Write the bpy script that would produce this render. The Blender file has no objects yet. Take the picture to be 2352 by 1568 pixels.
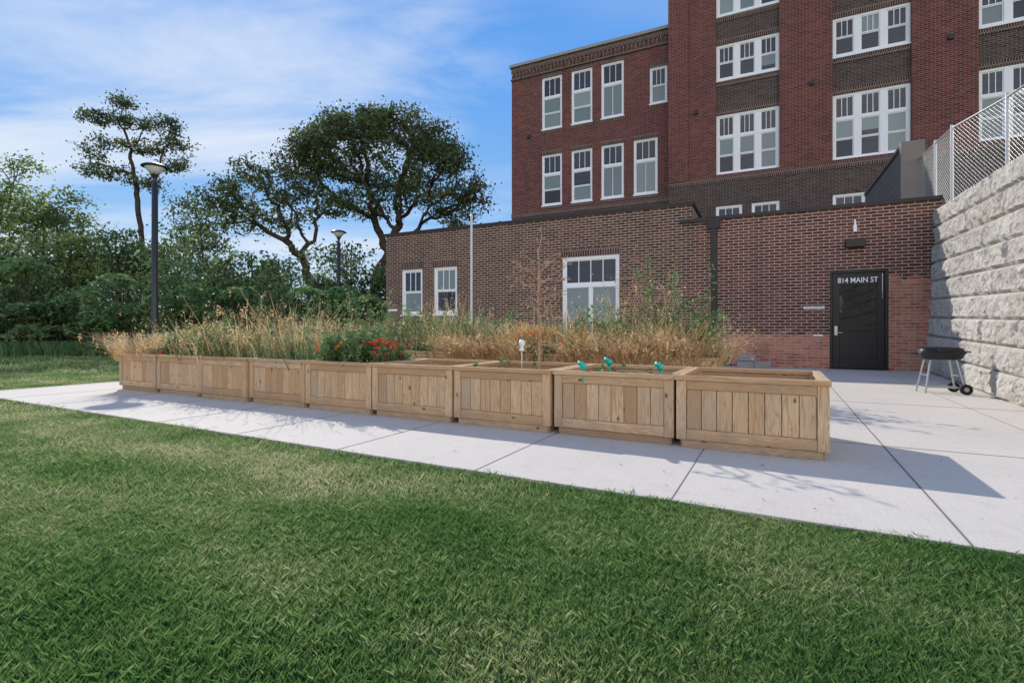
import bpy, math, random
import numpy as np
from mathutils import Vector, Matrix, noise as mnoise
random.seed(7); rng=np.random.default_rng(7)
S=bpy.context.scene
H=1.05
# ------------------------------------------------------------ node helpers
def newmat(name):
    m=bpy.data.materials.new(name); m.use_nodes=True
    nt=m.node_tree; nt.nodes.clear()
    out=nt.nodes.new('ShaderNodeOutputMaterial')
    return m,nt,out
class NB:
    def __init__(s,nt): s.nt=nt
    def n(s,t,**k):
        nd=s.nt.nodes.new(t)
        for a,b in k.items(): setattr(nd,a,b)
        return nd
    def l(s,a,b): s.nt.links.new(a,b)
    def setin(s,sock,v):
        if hasattr(v,'links') : s.l(v,sock)
        else: sock.default_value=v
    def math(s,op,a,b=None,c=None,clamp=False):
        nd=s.n('ShaderNodeMath',operation=op); nd.use_clamp=clamp
        s.setin(nd.inputs[0],a)
        if b is not None: s.setin(nd.inputs[1],b)
        if c is not None: s.setin(nd.inputs[2],c)
        return nd.outputs[0]
    def mix(s,f,a,b,mode='MIX'):
        nd=s.n('ShaderNodeMix',data_type='RGBA',blend_type=mode)
        s.setin(nd.inputs[0],f)
        s.setin(nd.inputs[6],a if hasattr(a,'links') else (*a,1)[:4])
        s.setin(nd.inputs[7],b if hasattr(b,'links') else (*b,1)[:4])
        return nd.outputs[2]
    def noise(s,vec,scale,detail=4,rough=.55,dist=0):
        nd=s.n('ShaderNodeTexNoise'); 
        if vec is not None: s.l(vec,nd.inputs['Vector'])
        nd.inputs['Scale'].default_value=scale; nd.inputs['Detail'].default_value=detail
        nd.inputs['Roughness'].default_value=rough; nd.inputs['Distortion'].default_value=dist
        return nd.outputs['Fac']
    def ramp(s,f,stops):
        nd=s.n('ShaderNodeValToRGB'); s.l(f,nd.inputs[0]); e=nd.color_ramp.elements
        while len(e)<len(stops): e.new(.5)
        for i,(p,c) in enumerate(stops):
            e[i].position=p; e[i].color=(*c,1) if len(c)==3 else c
        return nd.outputs[0]
    def mr(s,f,a,b,c=0,d=1):
        nd=s.n('ShaderNodeMapRange'); s.l(f,nd.inputs[0])
        for i,v in zip((1,2,3,4),(a,b,c,d)): nd.inputs[i].default_value=v
        return nd.outputs[0]
    def map(s,vec,scale=(1,1,1),rot=(0,0,0),loc=(0,0,0)):
        nd=s.n('ShaderNodeMapping'); s.l(vec,nd.inputs[0])
        nd.inputs['Scale'].default_value=scale; nd.inputs['Rotation'].default_value=rot; nd.inputs['Location'].default_value=loc
        return nd.outputs[0]
    def obj(s): return s.n('ShaderNodeTexCoord').outputs['Object']
    def attr(s,name='rnd'):
        nd=s.n('ShaderNodeAttribute',attribute_name=name); return nd.outputs['Fac']
    def bsdf(s,out,col,rough=.8,bump=None,bs=.3,bd=.01,spec=.4,metal=0):
        p=s.n('ShaderNodeBsdfPrincipled')
        s.setin(p.inputs['Base Color'],col if hasattr(col,'links') else (*col,1)[:4])
        s.setin(p.inputs['Roughness'],rough); p.inputs['Specular IOR Level'].default_value=spec
        p.inputs['Metallic'].default_value=metal
        if bump is not None:
            b=s.n('ShaderNodeBump'); s.l(bump,b.inputs['Height']); b.inputs['Strength'].default_value=bs; b.inputs['Distance'].default_value=bd
            s.l(b.outputs[0],p.inputs['Normal'])
        s.l(p.outputs[0],out.inputs[0]); return p
def plain(name,col,rough=.6,var=.15,scale=6,spec=.4,metal=0,bs=.1):
    m,nt,out=newmat(name); b=NB(nt); o=b.obj()
    f=b.noise(o,scale,5)
    c=b.mix(f,[x*(1-var) for x in col],[min(1,x*(1+var)) for x in col])
    b.bsdf(out,c,rough,f,bs,.005,spec,metal); return m
def leafmat(name,cols,trans=.45,nscale=.35,rough=.6,wn=.55,wr=.5,spec=.3):
    m,nt,out=newmat(name); b=NB(nt)
    g=b.n('ShaderNodeNewGeometry').outputs['Position']
    f=b.noise(g,nscale,3); r=b.attr()
    k=b.math('ADD',b.math('MULTIPLY',f,wn),b.math('MULTIPLY',r,wr))
    n=len(cols); c=b.ramp(k,[(.15+.7*i/(n-1),cols[i]) for i in range(n)])
    d=b.n('ShaderNodeBsdfPrincipled'); b.l(c,d.inputs['Base Color']); d.inputs['Roughness'].default_value=rough; d.inputs['Specular IOR Level'].default_value=spec
    t=b.n('ShaderNodeBsdfTranslucent'); b.l(c,t.inputs[0])
    mx=b.n('ShaderNodeMixShader'); mx.inputs[0].default_value=trans
    b.l(d.outputs[0],mx.inputs[1]); b.l(t.outputs[0],mx.inputs[2]); b.l(mx.outputs[0],out.inputs[0]); return m
def brickmat(name,ca,cb,mortar,bw=.27,bh=.085,ms=.012,patch=None,dark=.5):
    m,nt,out=newmat(name); b=NB(nt); o=b.obj()
    sp=b.n('ShaderNodeSeparateXYZ'); b.l(o,sp.inputs[0]); x,y,z=sp.outputs
    cb_=b.n('ShaderNodeCombineXYZ'); b.l(b.math('ADD',x,y),cb_.inputs[0]); b.l(z,cb_.inputs[1])
    br=b.n('ShaderNodeTexBrick'); b.l(cb_.outputs[0],br.inputs['Vector'])
    br.inputs['Scale'].default_value=1; br.inputs['Brick Width'].default_value=bw; br.inputs['Row Height'].default_value=bh
    br.inputs['Mortar Size'].default_value=ms; br.inputs['Mortar Smooth'].default_value=.25; br.inputs['Bias'].default_value=0
    br.inputs['Color1'].default_value=(0,0,0,1); br.inputs['Color2'].default_value=(1,1,1,1); br.inputs['Mortar'].default_value=(.5,.5,.5,1)
    big=b.noise(o,.35,3); sm=b.noise(o,14,3)
    cc=b.mix(br.outputs['Color'],ca,cb)
    cc=b.mix(b.mr(sm,.3,.7,0,.35),cc,[v*.55 for v in ca],)
    msk=None
    if patch:
        thr=b.math('ADD',b.math('MULTIPLY',b.math('GREATER_THAN',x,1.2),1.5),.95)
        zz=b.math('ADD',z,b.math('MULTIPLY',b.math('SUBTRACT',b.noise(o,2.5,2),.5),.5))
        msk=b.math('MULTIPLY',b.math('LESS_THAN',zz,thr),b.math('GREATER_THAN',b.math('ADD',x,b.math('MULTIPLY',b.noise(o,5,2),.5)),-2.3))
        pc=b.mix(br.outputs['Color'],patch[0],patch[1]); pc=b.mix(b.mr(b.noise(o,5,4,.7),.48,.7,0,.75),pc,(.48,.36,.30)); pc=b.mix(b.mr(b.noise(o,3,4,.7),.55,.75,0,.8),pc,(.13,.065,.05))
        cc=b.mix(msk,cc,pc)
    cc=b.mix(b.mr(big,.3,.7,0,.3),cc,[v*.6 for v in ca] if not patch else (.09,.035,.028))
    mt=b.mix(sm,[v*.75 for v in mortar],mortar)
    c=b.mix(br.outputs['Fac'],cc,mt)
    stn=b.noise(b.map(o,(1.5,1.5,.25)),1,5,.65)
    c=b.mix(b.mr(stn,.5,.75,0,.35),c,(.05,.04,.035))
    hh=b.math('SUBTRACT',b.math('MULTIPLY',sm,.3),br.outputs['Fac'])
    b.bsdf(out,c,.88,hh,.6,.012,.2); return m
# ------------------------------------------------------------ mesh helpers
def link(o,parent=None):
    S.collection.objects.link(o)
    if parent: o.parent=parent
    return o
def empty(name,loc=(0,0,0),rz=0):
    o=bpy.data.objects.new(name,None); o.location=loc; o.rotation_euler=(0,0,rz); o.empty_display_size=.2
    return link(o)
class MB:
    def __init__(s): s.v=[];s.f=[];s.m=[];s.r=[]
    def box(s,x0,x1,y0,y1,z0,z1,m=0,r=None):
        i=len(s.v); r=random.random() if r is None else r
        s.v+=[(x0,y0,z0),(x1,y0,z0),(x1,y1,z0),(x0,y1,z0),(x0,y0,z1),(x1,y0,z1),(x1,y1,z1),(x0,y1,z1)]
        for q in ((0,3,2,1),(4,5,6,7),(0,1,5,4),(1,2,6,5),(2,3,7,6),(3,0,4,7)):
            s.f.append(tuple(i+k for k in q)); s.m.append(m); s.r.append(r)
    def quad(s,ps,m=0,r=0):
        i=len(s.v); s.v+=[tuple(p) for p in ps]; s.f.append(tuple(range(i,i+len(ps)))); s.m.append(m); s.r.append(r)
    def cyl(s,p0,p1,r0,r1=None,seg=12,m=0,cap=True,r=None):
        r1=r0 if r1 is None else r1; r=random.random() if r is None else r
        p0=Vector(p0);p1=Vector(p1);d=(p1-p0).normalized(); a=d.orthogonal().normalized(); b=d.cross(a); i=len(s.v)
        for p,rr in ((p0,r0),(p1,r1)):
            for k in range(seg):
                t=2*math.pi*k/seg; s.v.append(tuple(p+a*rr*math.cos(t)+b*rr*math.sin(t)))
        for k in range(seg):
            k2=(k+1)%seg; s.f.append((i+k,i+k2,i+seg+k2,i+seg+k)); s.m.append(m); s.r.append(r)
        if cap:
            s.f.append(tuple(i+k for k in reversed(range(seg)))); s.m.append(m); s.r.append(r)
            s.f.append(tuple(i+seg+k for k in range(seg))); s.m.append(m); s.r.append(r)
    def lathe(s,prof,c=(0,0,0),seg=24,m=0,sx=1,sy=1,sup=1):
        i=len(s.v); n=len(prof)
        for (rr,z) in prof:
            for k in range(seg):
                t=2*math.pi*k/seg; ct=math.cos(t); st=math.sin(t)
                ct=math.copysign(abs(ct)**sup,ct); st=math.copysign(abs(st)**sup,st)
                s.v.append((c[0]+rr*sx*ct,c[1]+rr*sy*st,c[2]+z))
        for j in range(n-1):
            for k in range(seg):
                k2=(k+1)%seg; s.f.append((i+j*seg+k,i+j*seg+k2,i+(j+1)*seg+k2,i+(j+1)*seg+k)); s.m.append(m); s.r.append(.5)
    def obj(s,name,mats,parent=None,loc=(0,0,0),rz=0,smooth=False,bevel=0):
        me=bpy.data.meshes.new(name); me.from_pydata(s.v,[],s.f)
        for m in mats: me.materials.append(m)
        me.polygons.foreach_set('material_index',s.m)
        a=me.attributes.new('rnd','FLOAT','FACE'); a.data.foreach_set('value',s.r)
        if smooth: me.polygons.foreach_set('use_smooth',[True]*len(s.f))
        me.update(); o=bpy.data.objects.new(name,me); o.location=loc; o.rotation_euler=(0,0,rz)
        link(o,parent)
        if bevel:
            b=o.modifiers.new('b','BEVEL'); b.width=bevel; b.segments=1; b.limit_method='ANGLE'
        return o
def npmesh(name,V,F,R,mat,parent=None,mi=None):
    me=bpy.data.meshes.new(name); k=F.shape[1]
    me.vertices.add(len(V)); me.vertices.foreach_set('co',V.astype(np.float32).ravel())
    me.loops.add(F.size); me.loops.foreach_set('vertex_index',F.astype(np.int32).ravel())
    me.polygons.add(len(F)); me.polygons.foreach_set('loop_start',np.arange(0,F.size,k,dtype=np.int32))
    for m in (mat if isinstance(mat,list) else [mat]): me.materials.append(m)
    if mi is not None: me.polygons.foreach_set('material_index',mi.astype(np.int32))
    me.update(calc_edges=True)
    a=me.attributes.new('rnd','FLOAT','FACE'); a.data.foreach_set('value',R.astype(np.float32))
    o=bpy.data.objects.new(name,me); return link(o,parent)
def leaves(C,size,asp=.5,flat=.0,r=None,A=None):
    n=len(C); a=rng.normal(size=(n,3)) if A is None else A+rng.normal(size=(n,3))*.15
    nz=rng.normal(size=(n,3)); nz[:,2]+=flat
    nz/=np.linalg.norm(nz,axis=1)[:,None]; a-=nz*(a*nz).sum(1)[:,None]; a/=np.linalg.norm(a,axis=1)[:,None]; b=np.cross(nz,a)
    sz=(size*rng.uniform(.6,1.3,n))[:,None]
    V=np.stack([C-a*sz,C-b*sz*asp+a*sz*.1,C+a*sz,C+b*sz*asp+a*sz*.1],1).reshape(-1,3)
    F=np.arange(4*n).reshape(n,4); return V,F,(rng.random(n) if r is None else r)
def tubes(P0,P1,R0,R1,seg=5):
    d=P1-P0; L=np.linalg.norm(d,axis=1)[:,None]+1e-9; d=d/L
    up=np.where(np.abs(d[:,2:3])<.9,np.array([[0,0,1.]]),np.array([[1.,0,0]])); a=np.cross(d,up); a/=np.linalg.norm(a,axis=1)[:,None]; b=np.cross(d,a)
    n=len(P0); V=np.zeros((n,2*seg,3))
    for k in range(seg):
        t=2*math.pi*k/seg; o=a*math.cos(t)+b*math.sin(t)
        V[:,k]=P0+o*R0[:,None]; V[:,seg+k]=P1+o*R1[:,None]
    F=[]; base=(np.arange(n)*2*seg)[:,None]
    for k in range(seg):
        k2=(k+1)%seg; F.append(base+np.array([[k,k2,seg+k2,seg+k]]))
    F=np.concatenate(F,0); return V.reshape(-1,3),F,np.full(len(F),.5)
def join(parts):
    Vs=[];Fs=[];Rs=[];Ms=[];off=0
    for (V,F,R),m in parts:
        Vs.append(V);Fs.append(F+off);Rs.append(R);Ms.append(np.full(len(F),m));off+=len(V)
    return np.concatenate(Vs),np.concatenate(Fs),np.concatenate(Rs),np.concatenate(Ms)
def ribbons(P,h,w,lean):
    n=len(P); ang=rng.uniform(0,2*math.pi,n); s=np.stack([np.cos(ang),np.sin(ang),np.zeros(n)],1)*w[:,None]/2
    L=np.concatenate([lean,np.zeros((n,1))],1); up=np.zeros((n,3)); up[:,2]=1
    m=P+up*(h*.55)[:,None]+L*.3; t=P+up*(h*.95)[:,None]+L*.8; e=P+up*h[:,None]*.93+L*1.15
    V=np.stack([P-s,P+s,m-s*.8,m+s*.8,t-s*.5,t+s*.5,e-s*.1,e+s*.1],1).reshape(-1,3)
    b=(np.arange(n)*8)[:,None]; F=np.concatenate([b+np.array([[0,1,3,2]]),b+np.array([[2,3,5,4]]),b+np.array([[4,5,7,6]])])
    r=rng.random(n); return V,F,np.tile(r,3)
# ------------------------------------------------------------ materials
M_white=plain('white_paint',(.82,.83,.84),.45,.04)
M_black=plain('black_metal',(.012,.012,.014),.4,.3)
M_dark=plain('dark_coping',(.022,.018,.018),.5,.2)
M_silver=plain('galvanised_steel',(.5,.51,.52),.35,.1,metal=.7)
M_lampm=plain('lamp_metal',(.02,.02,.022),.35,.2)
M_roof=plain('roof_membrane',(.12,.12,.12),.9,.2)
M_soil=plain('soil',(.035,.023,.018),.95,.5,30,.1,bs=1)
B_brown=brickmat('brown_brick',(.06,.029,.024),(.20,.088,.062),(.50,.42,.33))
B_mix=brickmat('mixed_brick',(.085,.030,.024),(.23,.075,.055),(.52,.43,.35),patch=((.46,.12,.065),(.68,.25,.15)))
B_red=brickmat('red_brick',(.105,.030,.028),(.25,.070,.058),(.34,.25,.21),ms=.009)
B_dk=brickmat('dark_brick',(.05,.036,.034),(.13,.085,.072),(.28,.24,.21),ms=.009)
B_sol=brickmat('soldier_brick',(.055,.03,.026),(.14,.07,.06),(.38,.31,.26),bw=.085,bh=.27)
def glassmat(name,c,c2,rough=.06,scale=40):
    m,nt,out=newmat(name); b=NB(nt); o=b.obj()
    w=b.n('ShaderNodeTexWave',bands_direction='Z'); b.l(o,w.inputs[0]); w.inputs['Scale'].default_value=scale
    c_=b.mix(b.attr(),c,c2); c_=b.mix(b.math('MULTIPLY',w.outputs['Fac'],.25),c_,[v*.5 for v in c])
    wb=b.noise(o,1.3,2)
    p=b.bsdf(out,c_,rough,wb,.12,.02,spec=.35); return m
G_dark=glassmat('window_glass',(.015,.022,.04),(.04,.055,.09),.04,1)
G_blind=glassmat('window_glass_blind',(.15,.20,.22),(.28,.35,.35),.08,9)
def wood(name,ax):
    m,nt,out=newmat(name); b=NB(nt); o=b.obj()
    oi=b.n('ShaderNodeObjectInfo').outputs['Random']; r=b.math('FRACT',b.math('ADD',b.attr(),b.math('MULTIPLY',oi,7.3)))
    off=b.n('ShaderNodeCombineXYZ'); b.l(b.math('MULTIPLY',r,17),off.inputs[0]); b.l(b.math('MULTIPLY',r,9),off.inputs[1]); b.l(b.math('MULTIPLY',r,5),off.inputs[2])
    ad=b.n('ShaderNodeVectorMath',operation='ADD'); b.l(o,ad.inputs[0]); b.l(off.outputs[0],ad.inputs[1]); v=ad.outputs[0]
    sc=[16,16,16]; sc['XYZ'.index(ax)]=1.3
    nz=b.noise(b.map(v,sc),1.1,2,.45,1.0)
    ring=b.math('FRACT',b.math('MULTIPLY',nz,8)); ring=b.math('ABSOLUTE',b.math('SUBTRACT',ring,.5))
    fi=[120,120,120]; fi['XYZ'.index(ax)]=4; fine=b.noise(b.map(v,fi),1,3)
    c=b.ramp(r,[(0,(.42,.27,.15)),(.35,(.56,.37,.205)),(.7,(.67,.48,.30)),(1,(.47,.36,.245))])
    c=b.mix(b.mr(ring,.0,.3,.65,0),c,(.40,.175,.07)); c=b.mix(b.mr(fine,.35,.7,0,.35),c,(.33,.22,.13))
    ks=[7,7,7]; ks['XYZ'.index(ax)]=4.2
    vo=b.n('ShaderNodeTexVoronoi'); b.l(b.map(v,ks),vo.inputs['Vector']); vo.inputs['Scale'].default_value=1
    c=b.mix(b.mr(vo.outputs['Distance'],.07,.13,.9,0),c,(.11,.045,.02))
    st=b.noise(o,2.5,3); c=b.mix(b.mr(st,.45,.75,0,.4),c,(.34,.28,.21))
    # damp, weathered foot of the boards
    sz=b.n('ShaderNodeSeparateXYZ'); b.l(o,sz.inputs[0]); dz=b.math('ADD',sz.outputs[2],b.math('MULTIPLY',b.noise(o,6,3),.25))
    c=b.mix(b.mr(dz,.10,.32,.6,0),c,(.20,.155,.11))
    b.bsdf(out,c,.75,fine,.25,.003,.2); return m
W_v=wood('pine_planks','Z'); W_x=wood('pine_rail_x','X'); W_y=wood('pine_rail_y','Y')
# concrete
m,nt,out=newmat('concrete_paving'); b=NB(nt); o=b.obj()
n1=b.noise(o,.8,5,.6); n2=b.noise(b.map(o,(30,2,1)),2,4); n3=b.noise(o,60,2); n4=b.noise(o,5,4,.7)
c=b.mix(n1,(.48,.445,.40),(.63,.59,.54)); c=b.mix(b.mr(n2,.3,.7,0,.2),c,(.38,.35,.31)); c=b.mix(b.mr(n3,.5,.8,0,.35),c,(.32,.29,.25)); c=b.mix(b.mr(n4,.55,.75,0,.35),c,(.38,.32,.26))
vo=b.n('ShaderNodeTexVoronoi'); b.l(o,vo.inputs['Vector']); vo.inputs['Scale'].default_value=4.5
c=b.mix(b.mr(vo.outputs['Distance'],.02,.05,.7,0),c,(.17,.12,.08))
b.bsdf(out,c,.85,b.math('ADD',n3,n2),.25,.004,.25); M_conc=m
M_joint=plain('control_joint',(.17,.15,.135),.9)
# ground
m,nt,out=newmat('lawn_soil'); b=NB(nt); g=b.n('ShaderNodeNewGeometry').outputs['Position']
n1=b.noise(g,.6,5,.6); n2=b.noise(g,25,4,.7)
c=b.mix(n2,(.03,.06,.015),(.10,.15,.04)); c=b.mix(b.mr(n1,.45,.7,0,.5),c,(.18,.17,.08))
b.bsdf(out,c,.95,n2,.8,.03,.1); M_ground=m
M_grass=leafmat('grass_blades',[(.022,.080,.022),(.055,.150,.038),(.12,.235,.065),(.26,.34,.14),(.58,.54,.35)],.45,1.1,.42,.62,.46,.35)
L_oak=leafmat('oak_leaves',[(.035,.06,.022),(.075,.11,.04),(.16,.19,.08)],.3,.5)
L_light=leafmat('light_leaves',[(.08,.14,.04),(.17,.25,.07),(.42,.46,.18)],.5,.5)
L_bush=leafmat('bush_leaves',[(.016,.042,.02),(.045,.095,.038),(.12,.20,.075),(.40,.46,.22)],.45,.45,.5,.55,.55)
L_frond=leafmat('frond_leaves',[(.08,.17,.065),(.17,.30,.11),(.36,.48,.22)],.5,1)
L_weed=leafmat('weed_leaves',[(.045,.10,.03),(.11,.21,.07),(.27,.38,.17)],.4,3)
L_dry=leafmat('dry_grass',[(.40,.24,.10),(.68,.47,.23),(.9,.74,.48)],.4,4)
L_or=plain('orange_petals',(.85,.25,.02),.6); L_red=plain('red_petals',(.75,.05,.03),.6)
M_bark=plain('bark',(.065,.05,.042),.95,.5,8,.1,bs=1)
M_stem=plain('dry_stem',(.40,.25,.17),.9,.3,20)
M_litter=plain('leaf_litter',(.22,.12,.06),.9,.4,20)
# ------------------------------------------------------------ ground
def poly(name,pts,z0,z1,mat,loc=(0,0,0),rz=0):
    n=len(pts); V=[(x,y,z0) for x,y in pts]+[(x,y,z1) for x,y in pts]
    F=[tuple(reversed(range(n))),tuple(range(n,2*n))]+[(i,(i+1)%n,n+(i+1)%n,n+i) for i in range(n)]
    me=bpy.data.meshes.new(name); me.from_pydata(V,[],F); me.materials.append(mat)
    o=bpy.data.objects.new(name,me); o.location=loc; o.rotation_euler=(0,0,rz); return link(o)
me=bpy.data.meshes.new('ground'); me.from_pydata([(-1500,-1500,-.03),(1500,-1500,-.03),(1500,1500,-.03),(-1500,1500,-.03)],[],[(0,1,2,3)]); me.materials.append(M_ground)
link(bpy.data.objects.new('ground',me))
PO=Vector((2.54,4.05,0)); PU=Vector((.8834,-.4685,0)); PV=Vector((.4685,.8834,0)); PRZ=math.atan2(-.4685,.8834)
def PW(t,v,z=0): return PO-PU*t+PV*v+Vector((0,0,z))
patio=poly('concrete_patio',[(-12.53,-1.53),(9,-1.53),(12,12),(4,14),(-12.53,12)],-.12,0,M_conc,PO,PRZ)
mb=MB()
for k in range(-3,9):
    x=-(.95+1.43*k); w_=.0028 if k!=-1 else .005
    mb.box(x-w_,x+w_,-1.53,11.9 if k<1 else 3,.001,.003)
for v in (.9,4.2,7.9): mb.box(.05,9,v-.003,v+.003,.002,.004)
mb.obj('pavement_joints',[M_joint],None,PO,PRZ)
# ------------------------------------------------------------ planters
def planter_mesh():
    mb=MB(); W=1.185; c=W/2
    def side(k,x0,x1,y0,y1,z0,z1,m):
        pts=[(x0-c,y0-c),(x1-c,y1-c)]
        for _ in range(k): pts=[(-y,x) for x,y in pts]
        xs=sorted(p[0]+c for p in pts); ys=sorted(p[1]+c for p in pts)
        mm=m
        if m==1 and k%2==1: mm=2
        mb.box(xs[0]-W,xs[1]-W,ys[0],ys[1],z0,z1,mm)
    for k in range(4):
        side(k,0.0,.085,.0,.085,.072,.603,0)
        side(k,.087,W-.087,.004,.04,.525,.603,1)
        side(k,.087,W-.087,.004,.04,.075,.168,1)
        n=8; x=.087; w=(W-.174)/n
        for i in range(n): side(k,x+i*w+.0025,x+(i+1)*w-.0025,.016,.04,.170,.523,0)
        side(k,.045,W-.045,.03,.06,.0,.07,1)
        side(k,.0-.012 if k%2==0 else .06,(W+.012) if k%2==0 else W-.06,-.012,.057,.605,.648,1)
    mb.box(-W+.05,-.05,.05,W-.05,.45,.51,3)
    for _ in range(160):
        x=-random.uniform(.07,W-.07); y=random.uniform(.07,W-.07); s=random.uniform(.008,.028)
        mb.box(x-s,x+s*random.uniform(.5,1),y-s,y+s,.505,.51+s*.8,3)
    o=mb.obj('planter_box',[W_v,W_x,W_y,M_soil],bevel=.003)
    return o
p0=planter_mesh()
def put_planter(o,t,v):
    o.location=PW(t,v); o.rotation_euler=(0,0,PRZ+random.uniform(-.009,.009))
put_planter(p0,0,0)
pl=[(1.215*i+random.uniform(-.006,.006),random.uniform(-.025,.025)) for i in range(1,9)]+[(1.19+1.215*i,3.36+random.uniform(-.02,.02)) for i in range(8)]
for t,v in pl:
    q=p0.copy(); q.name='planter_box'; link(q); put_planter(q,t,v)
# ------------------------------------------------------------ brick building
BO=Vector((8.77,14.0,0)); BRZ=math.atan2(-.4436,.8962); BX=Vector((.8962,-.4436,0)); BY=Vector((.4436,.8962,0))
bld=empty('brick_building',BO,BRZ)
def wall(name,x0,x1,z0,z1,y,ops,mat,rev=.14,mb=None):
    own=mb is None; mb=mb or MB()
    xs=sorted({x0,x1}|{v for o in ops for v in o[:2] if x0<v<x1}); zs=sorted({z0,z1}|{v for o in ops for v in o[2:4] if z0<v<z1})
    for i in range(len(xs)-1):
        for j in range(len(zs)-1):
            cx=(xs[i]+xs[i+1])/2; cz=(zs[j]+zs[j+1])/2
            if any(o[0]<cx<o[1] and o[2]<cz<o[3] for o in ops): continue
            mb.quad([(xs[i],y,zs[j]),(xs[i+1],y,zs[j]),(xs[i+1],y,zs[j+1]),(xs[i],y,zs[j+1])])
    for o in ops:
        a,b_,c,d=o[:4]; r=rev
        mb.quad([(a,y,c),(a,y,d),(a,y+r,d),(a,y+r,c)]); mb.quad([(b_,y,c),(b_,y+r,c),(b_,y+r,d),(b_,y,d)])
        mb.quad([(a,y,d),(b_,y,d),(b_,y+r,d),(a,y+r,d)]); mb.quad([(a,y,c),(a,y+r,c),(b_,y+r,c),(b_,y,c)])
    return mb.obj(name,[mat],bld) if own else mb
def window(x0,x1,z0,z1,y,cols=1,transom=0,style='dh',fr=.085,mul=.16,name='window',lowsplit=False,tm=2):
    mb=MB(); yf=y+.035; yb=y+.13
    mb.box(x0,x1,yf,yb,z0,z0+fr,0); mb.box(x0,x1,yf,yb,z1-fr,z1,0)
    mb.box(x0,x0+fr,yf+.001,yb,z0+fr,z1-fr,0); mb.box(x1-fr,x1,yf+.001,yb,z0+fr,z1-fr,0)
    mb.box(x0-.03,x1+.03,y-.05,yf+.02,z0-.06,z0+.012,0)
    cw=((x1-x0)-2*fr-(cols-1)*mul)/cols
    for c in range(cols):
        a=x0+fr+c*(cw+mul); e=a+cw
        if c<cols-1: mb.box(e,e+mul,yf+.004,yb,z0+fr,z1-fr,0)
        b0=z0+fr; b1=z1-fr
        if transom:
            zt=b1-(b1-b0)*transom
            mb.box(a,e,yf+.003,yb,zt-.07,zt+.05,0)
            pane(mb,a,e,zt+.05,b1,yf+.03,tm,False); b1=zt-.07
        if style=='dh':
            zm=(b0+b1)/2
            pane(mb,a,e,zm,b1,yf+.03,0 if transom else tm,random.random()<(.8 if transom else .35))
            pane(mb,a,e,b0,zm-.002,yf+.055,1 if lowsplit else 0,random.random()<(.6 if transom else .2))
        elif style=='fix':
            pane(mb,a,e,b0,b1,yf+.03,1,random.random()<.8)
    return mb.obj(name,[M_white,G_dark,G_blind],bld)
def pane(mb,a,e,b0,b1,y,nm,blind):
    s=.045
    mb.box(a,e,y,y+.04,b0,b0+s,0); mb.box(a,e,y,y+.04,b1-s,b1,0); mb.box(a,a+s,y+.001,y+.04,b0+s,b1-s,0); mb.box(e-s,e,y+.001,y+.04,b0+s,b1-s,0)
    for k in range(nm):
        x=a+s+(e-a-2*s)*(k+1)/(nm+1); mb.box(x-.014,x+.014,y+.004,y+.03,b0+s,b1-s,0)
    yy=y+.025; r=random.random()
    if blind:
        zb=b0+s+(b1-b0-2*s)*random.choice([0,0,0,.3])
        mb.quad([(a+s,yy,zb),(e-s,yy,zb),(e-s,yy,b1-s),(a+s,yy,b1-s)],2,r)
        if zb>b0+s+.01: mb.quad([(a+s,yy,b0+s),(e-s,yy,b0+s),(e-s,yy,zb),(a+s,yy,zb)],1,r)
    else: mb.quad([(a+s,yy,b0+s),(e-s,yy,b0+s),(e-s,yy,b1-s),(a+s,yy,b1-s)],1,r)
# annex
w1=(-14.77,-13.75,1.69,3.51); w2=(-13.2,-12.13,1.70,3.52); w3=(-7.85,-5.86,.45,3.57); dr=(0,1.335,0,2.71)
wall('annex_wall',-15.58,-3.6,0,4.98,0,[w1,w2,w3],B_brown,.16)
wall('annex_wall_right',-3.6,2.6,0,4.42,0,[dr],B_mix,.16)
window(*w1,0); window(*w2,0); window(*w3,0,cols=1,transom=.30,style='none',tm=3,fr=.1)
mb=MB(); a,e=-7.75,-5.96; mid=(a+e)/2
def bigpane(a,e):
    pane(mb,a,e,.55,2.55,.07,0,False); mb.quad([(a+.045,.092,1.35),(e-.045,.092,1.35),(e-.045,.092,2.505),(a+.045,.092,2.505)],2,.4)
bigpane(a,mid-.03); bigpane(mid+.03,e); mb.box(mid-.03,mid+.03,.05,.12,.55,2.55,0)
mb.obj('window_sashes',[M_white,G_dark,G_blind],bld)
mb=MB()
for a,c,z0,z1 in (w1,w2,w3): mb.box(a-.03,c+.03,-.012,-.001,z1,z1+.26)
mb.obj('soldier_course',[B_sol],bld)
mb=MB()
mb.quad([(-15.58,0,0),(-15.58,0,4.98),(-15.58,10,4.98),(-15.58,10,0)])
mb.quad([(-3.6,0,4.3),(-3.6,0,4.98),(-3.6,10,4.98),(-3.6,10,4.3)])
mb.obj('annex_side_wall',[B_brown],bld)
mb=MB(); mb.box(-15.5,-3.7,.3,10.55,4.5,4.72); mb.box(-3.72,2.5,.3,9.97,4.0,4.22)
mb.box(-15.5,-3.7,.28,.3,4.4,4.97); mb.obj('annex_roof',[M_roof],bld)
mb=MB()
mb.box(-15.64,-3.54,-.045,.34,4.93,5.03); mb.box(-15.64,-15.3,.34,10,4.93,5.03); mb.box(-3.85,-3.54,.34,10,4.93,5.03)
mb.box(-3.5,2.62,-.045,.34,4.40,4.50)
mb.box(-3.95,-2.75,-.10,-.045,4.36,4.47); mb.box(-3.14,-2.80,-.16,-.02,4.12,4.36)
mb.box(-3.05,-2.89,-.13,-.02,.12,4.12)
mb.obj('coping_and_downspout',[M_dark],bld)
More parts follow.
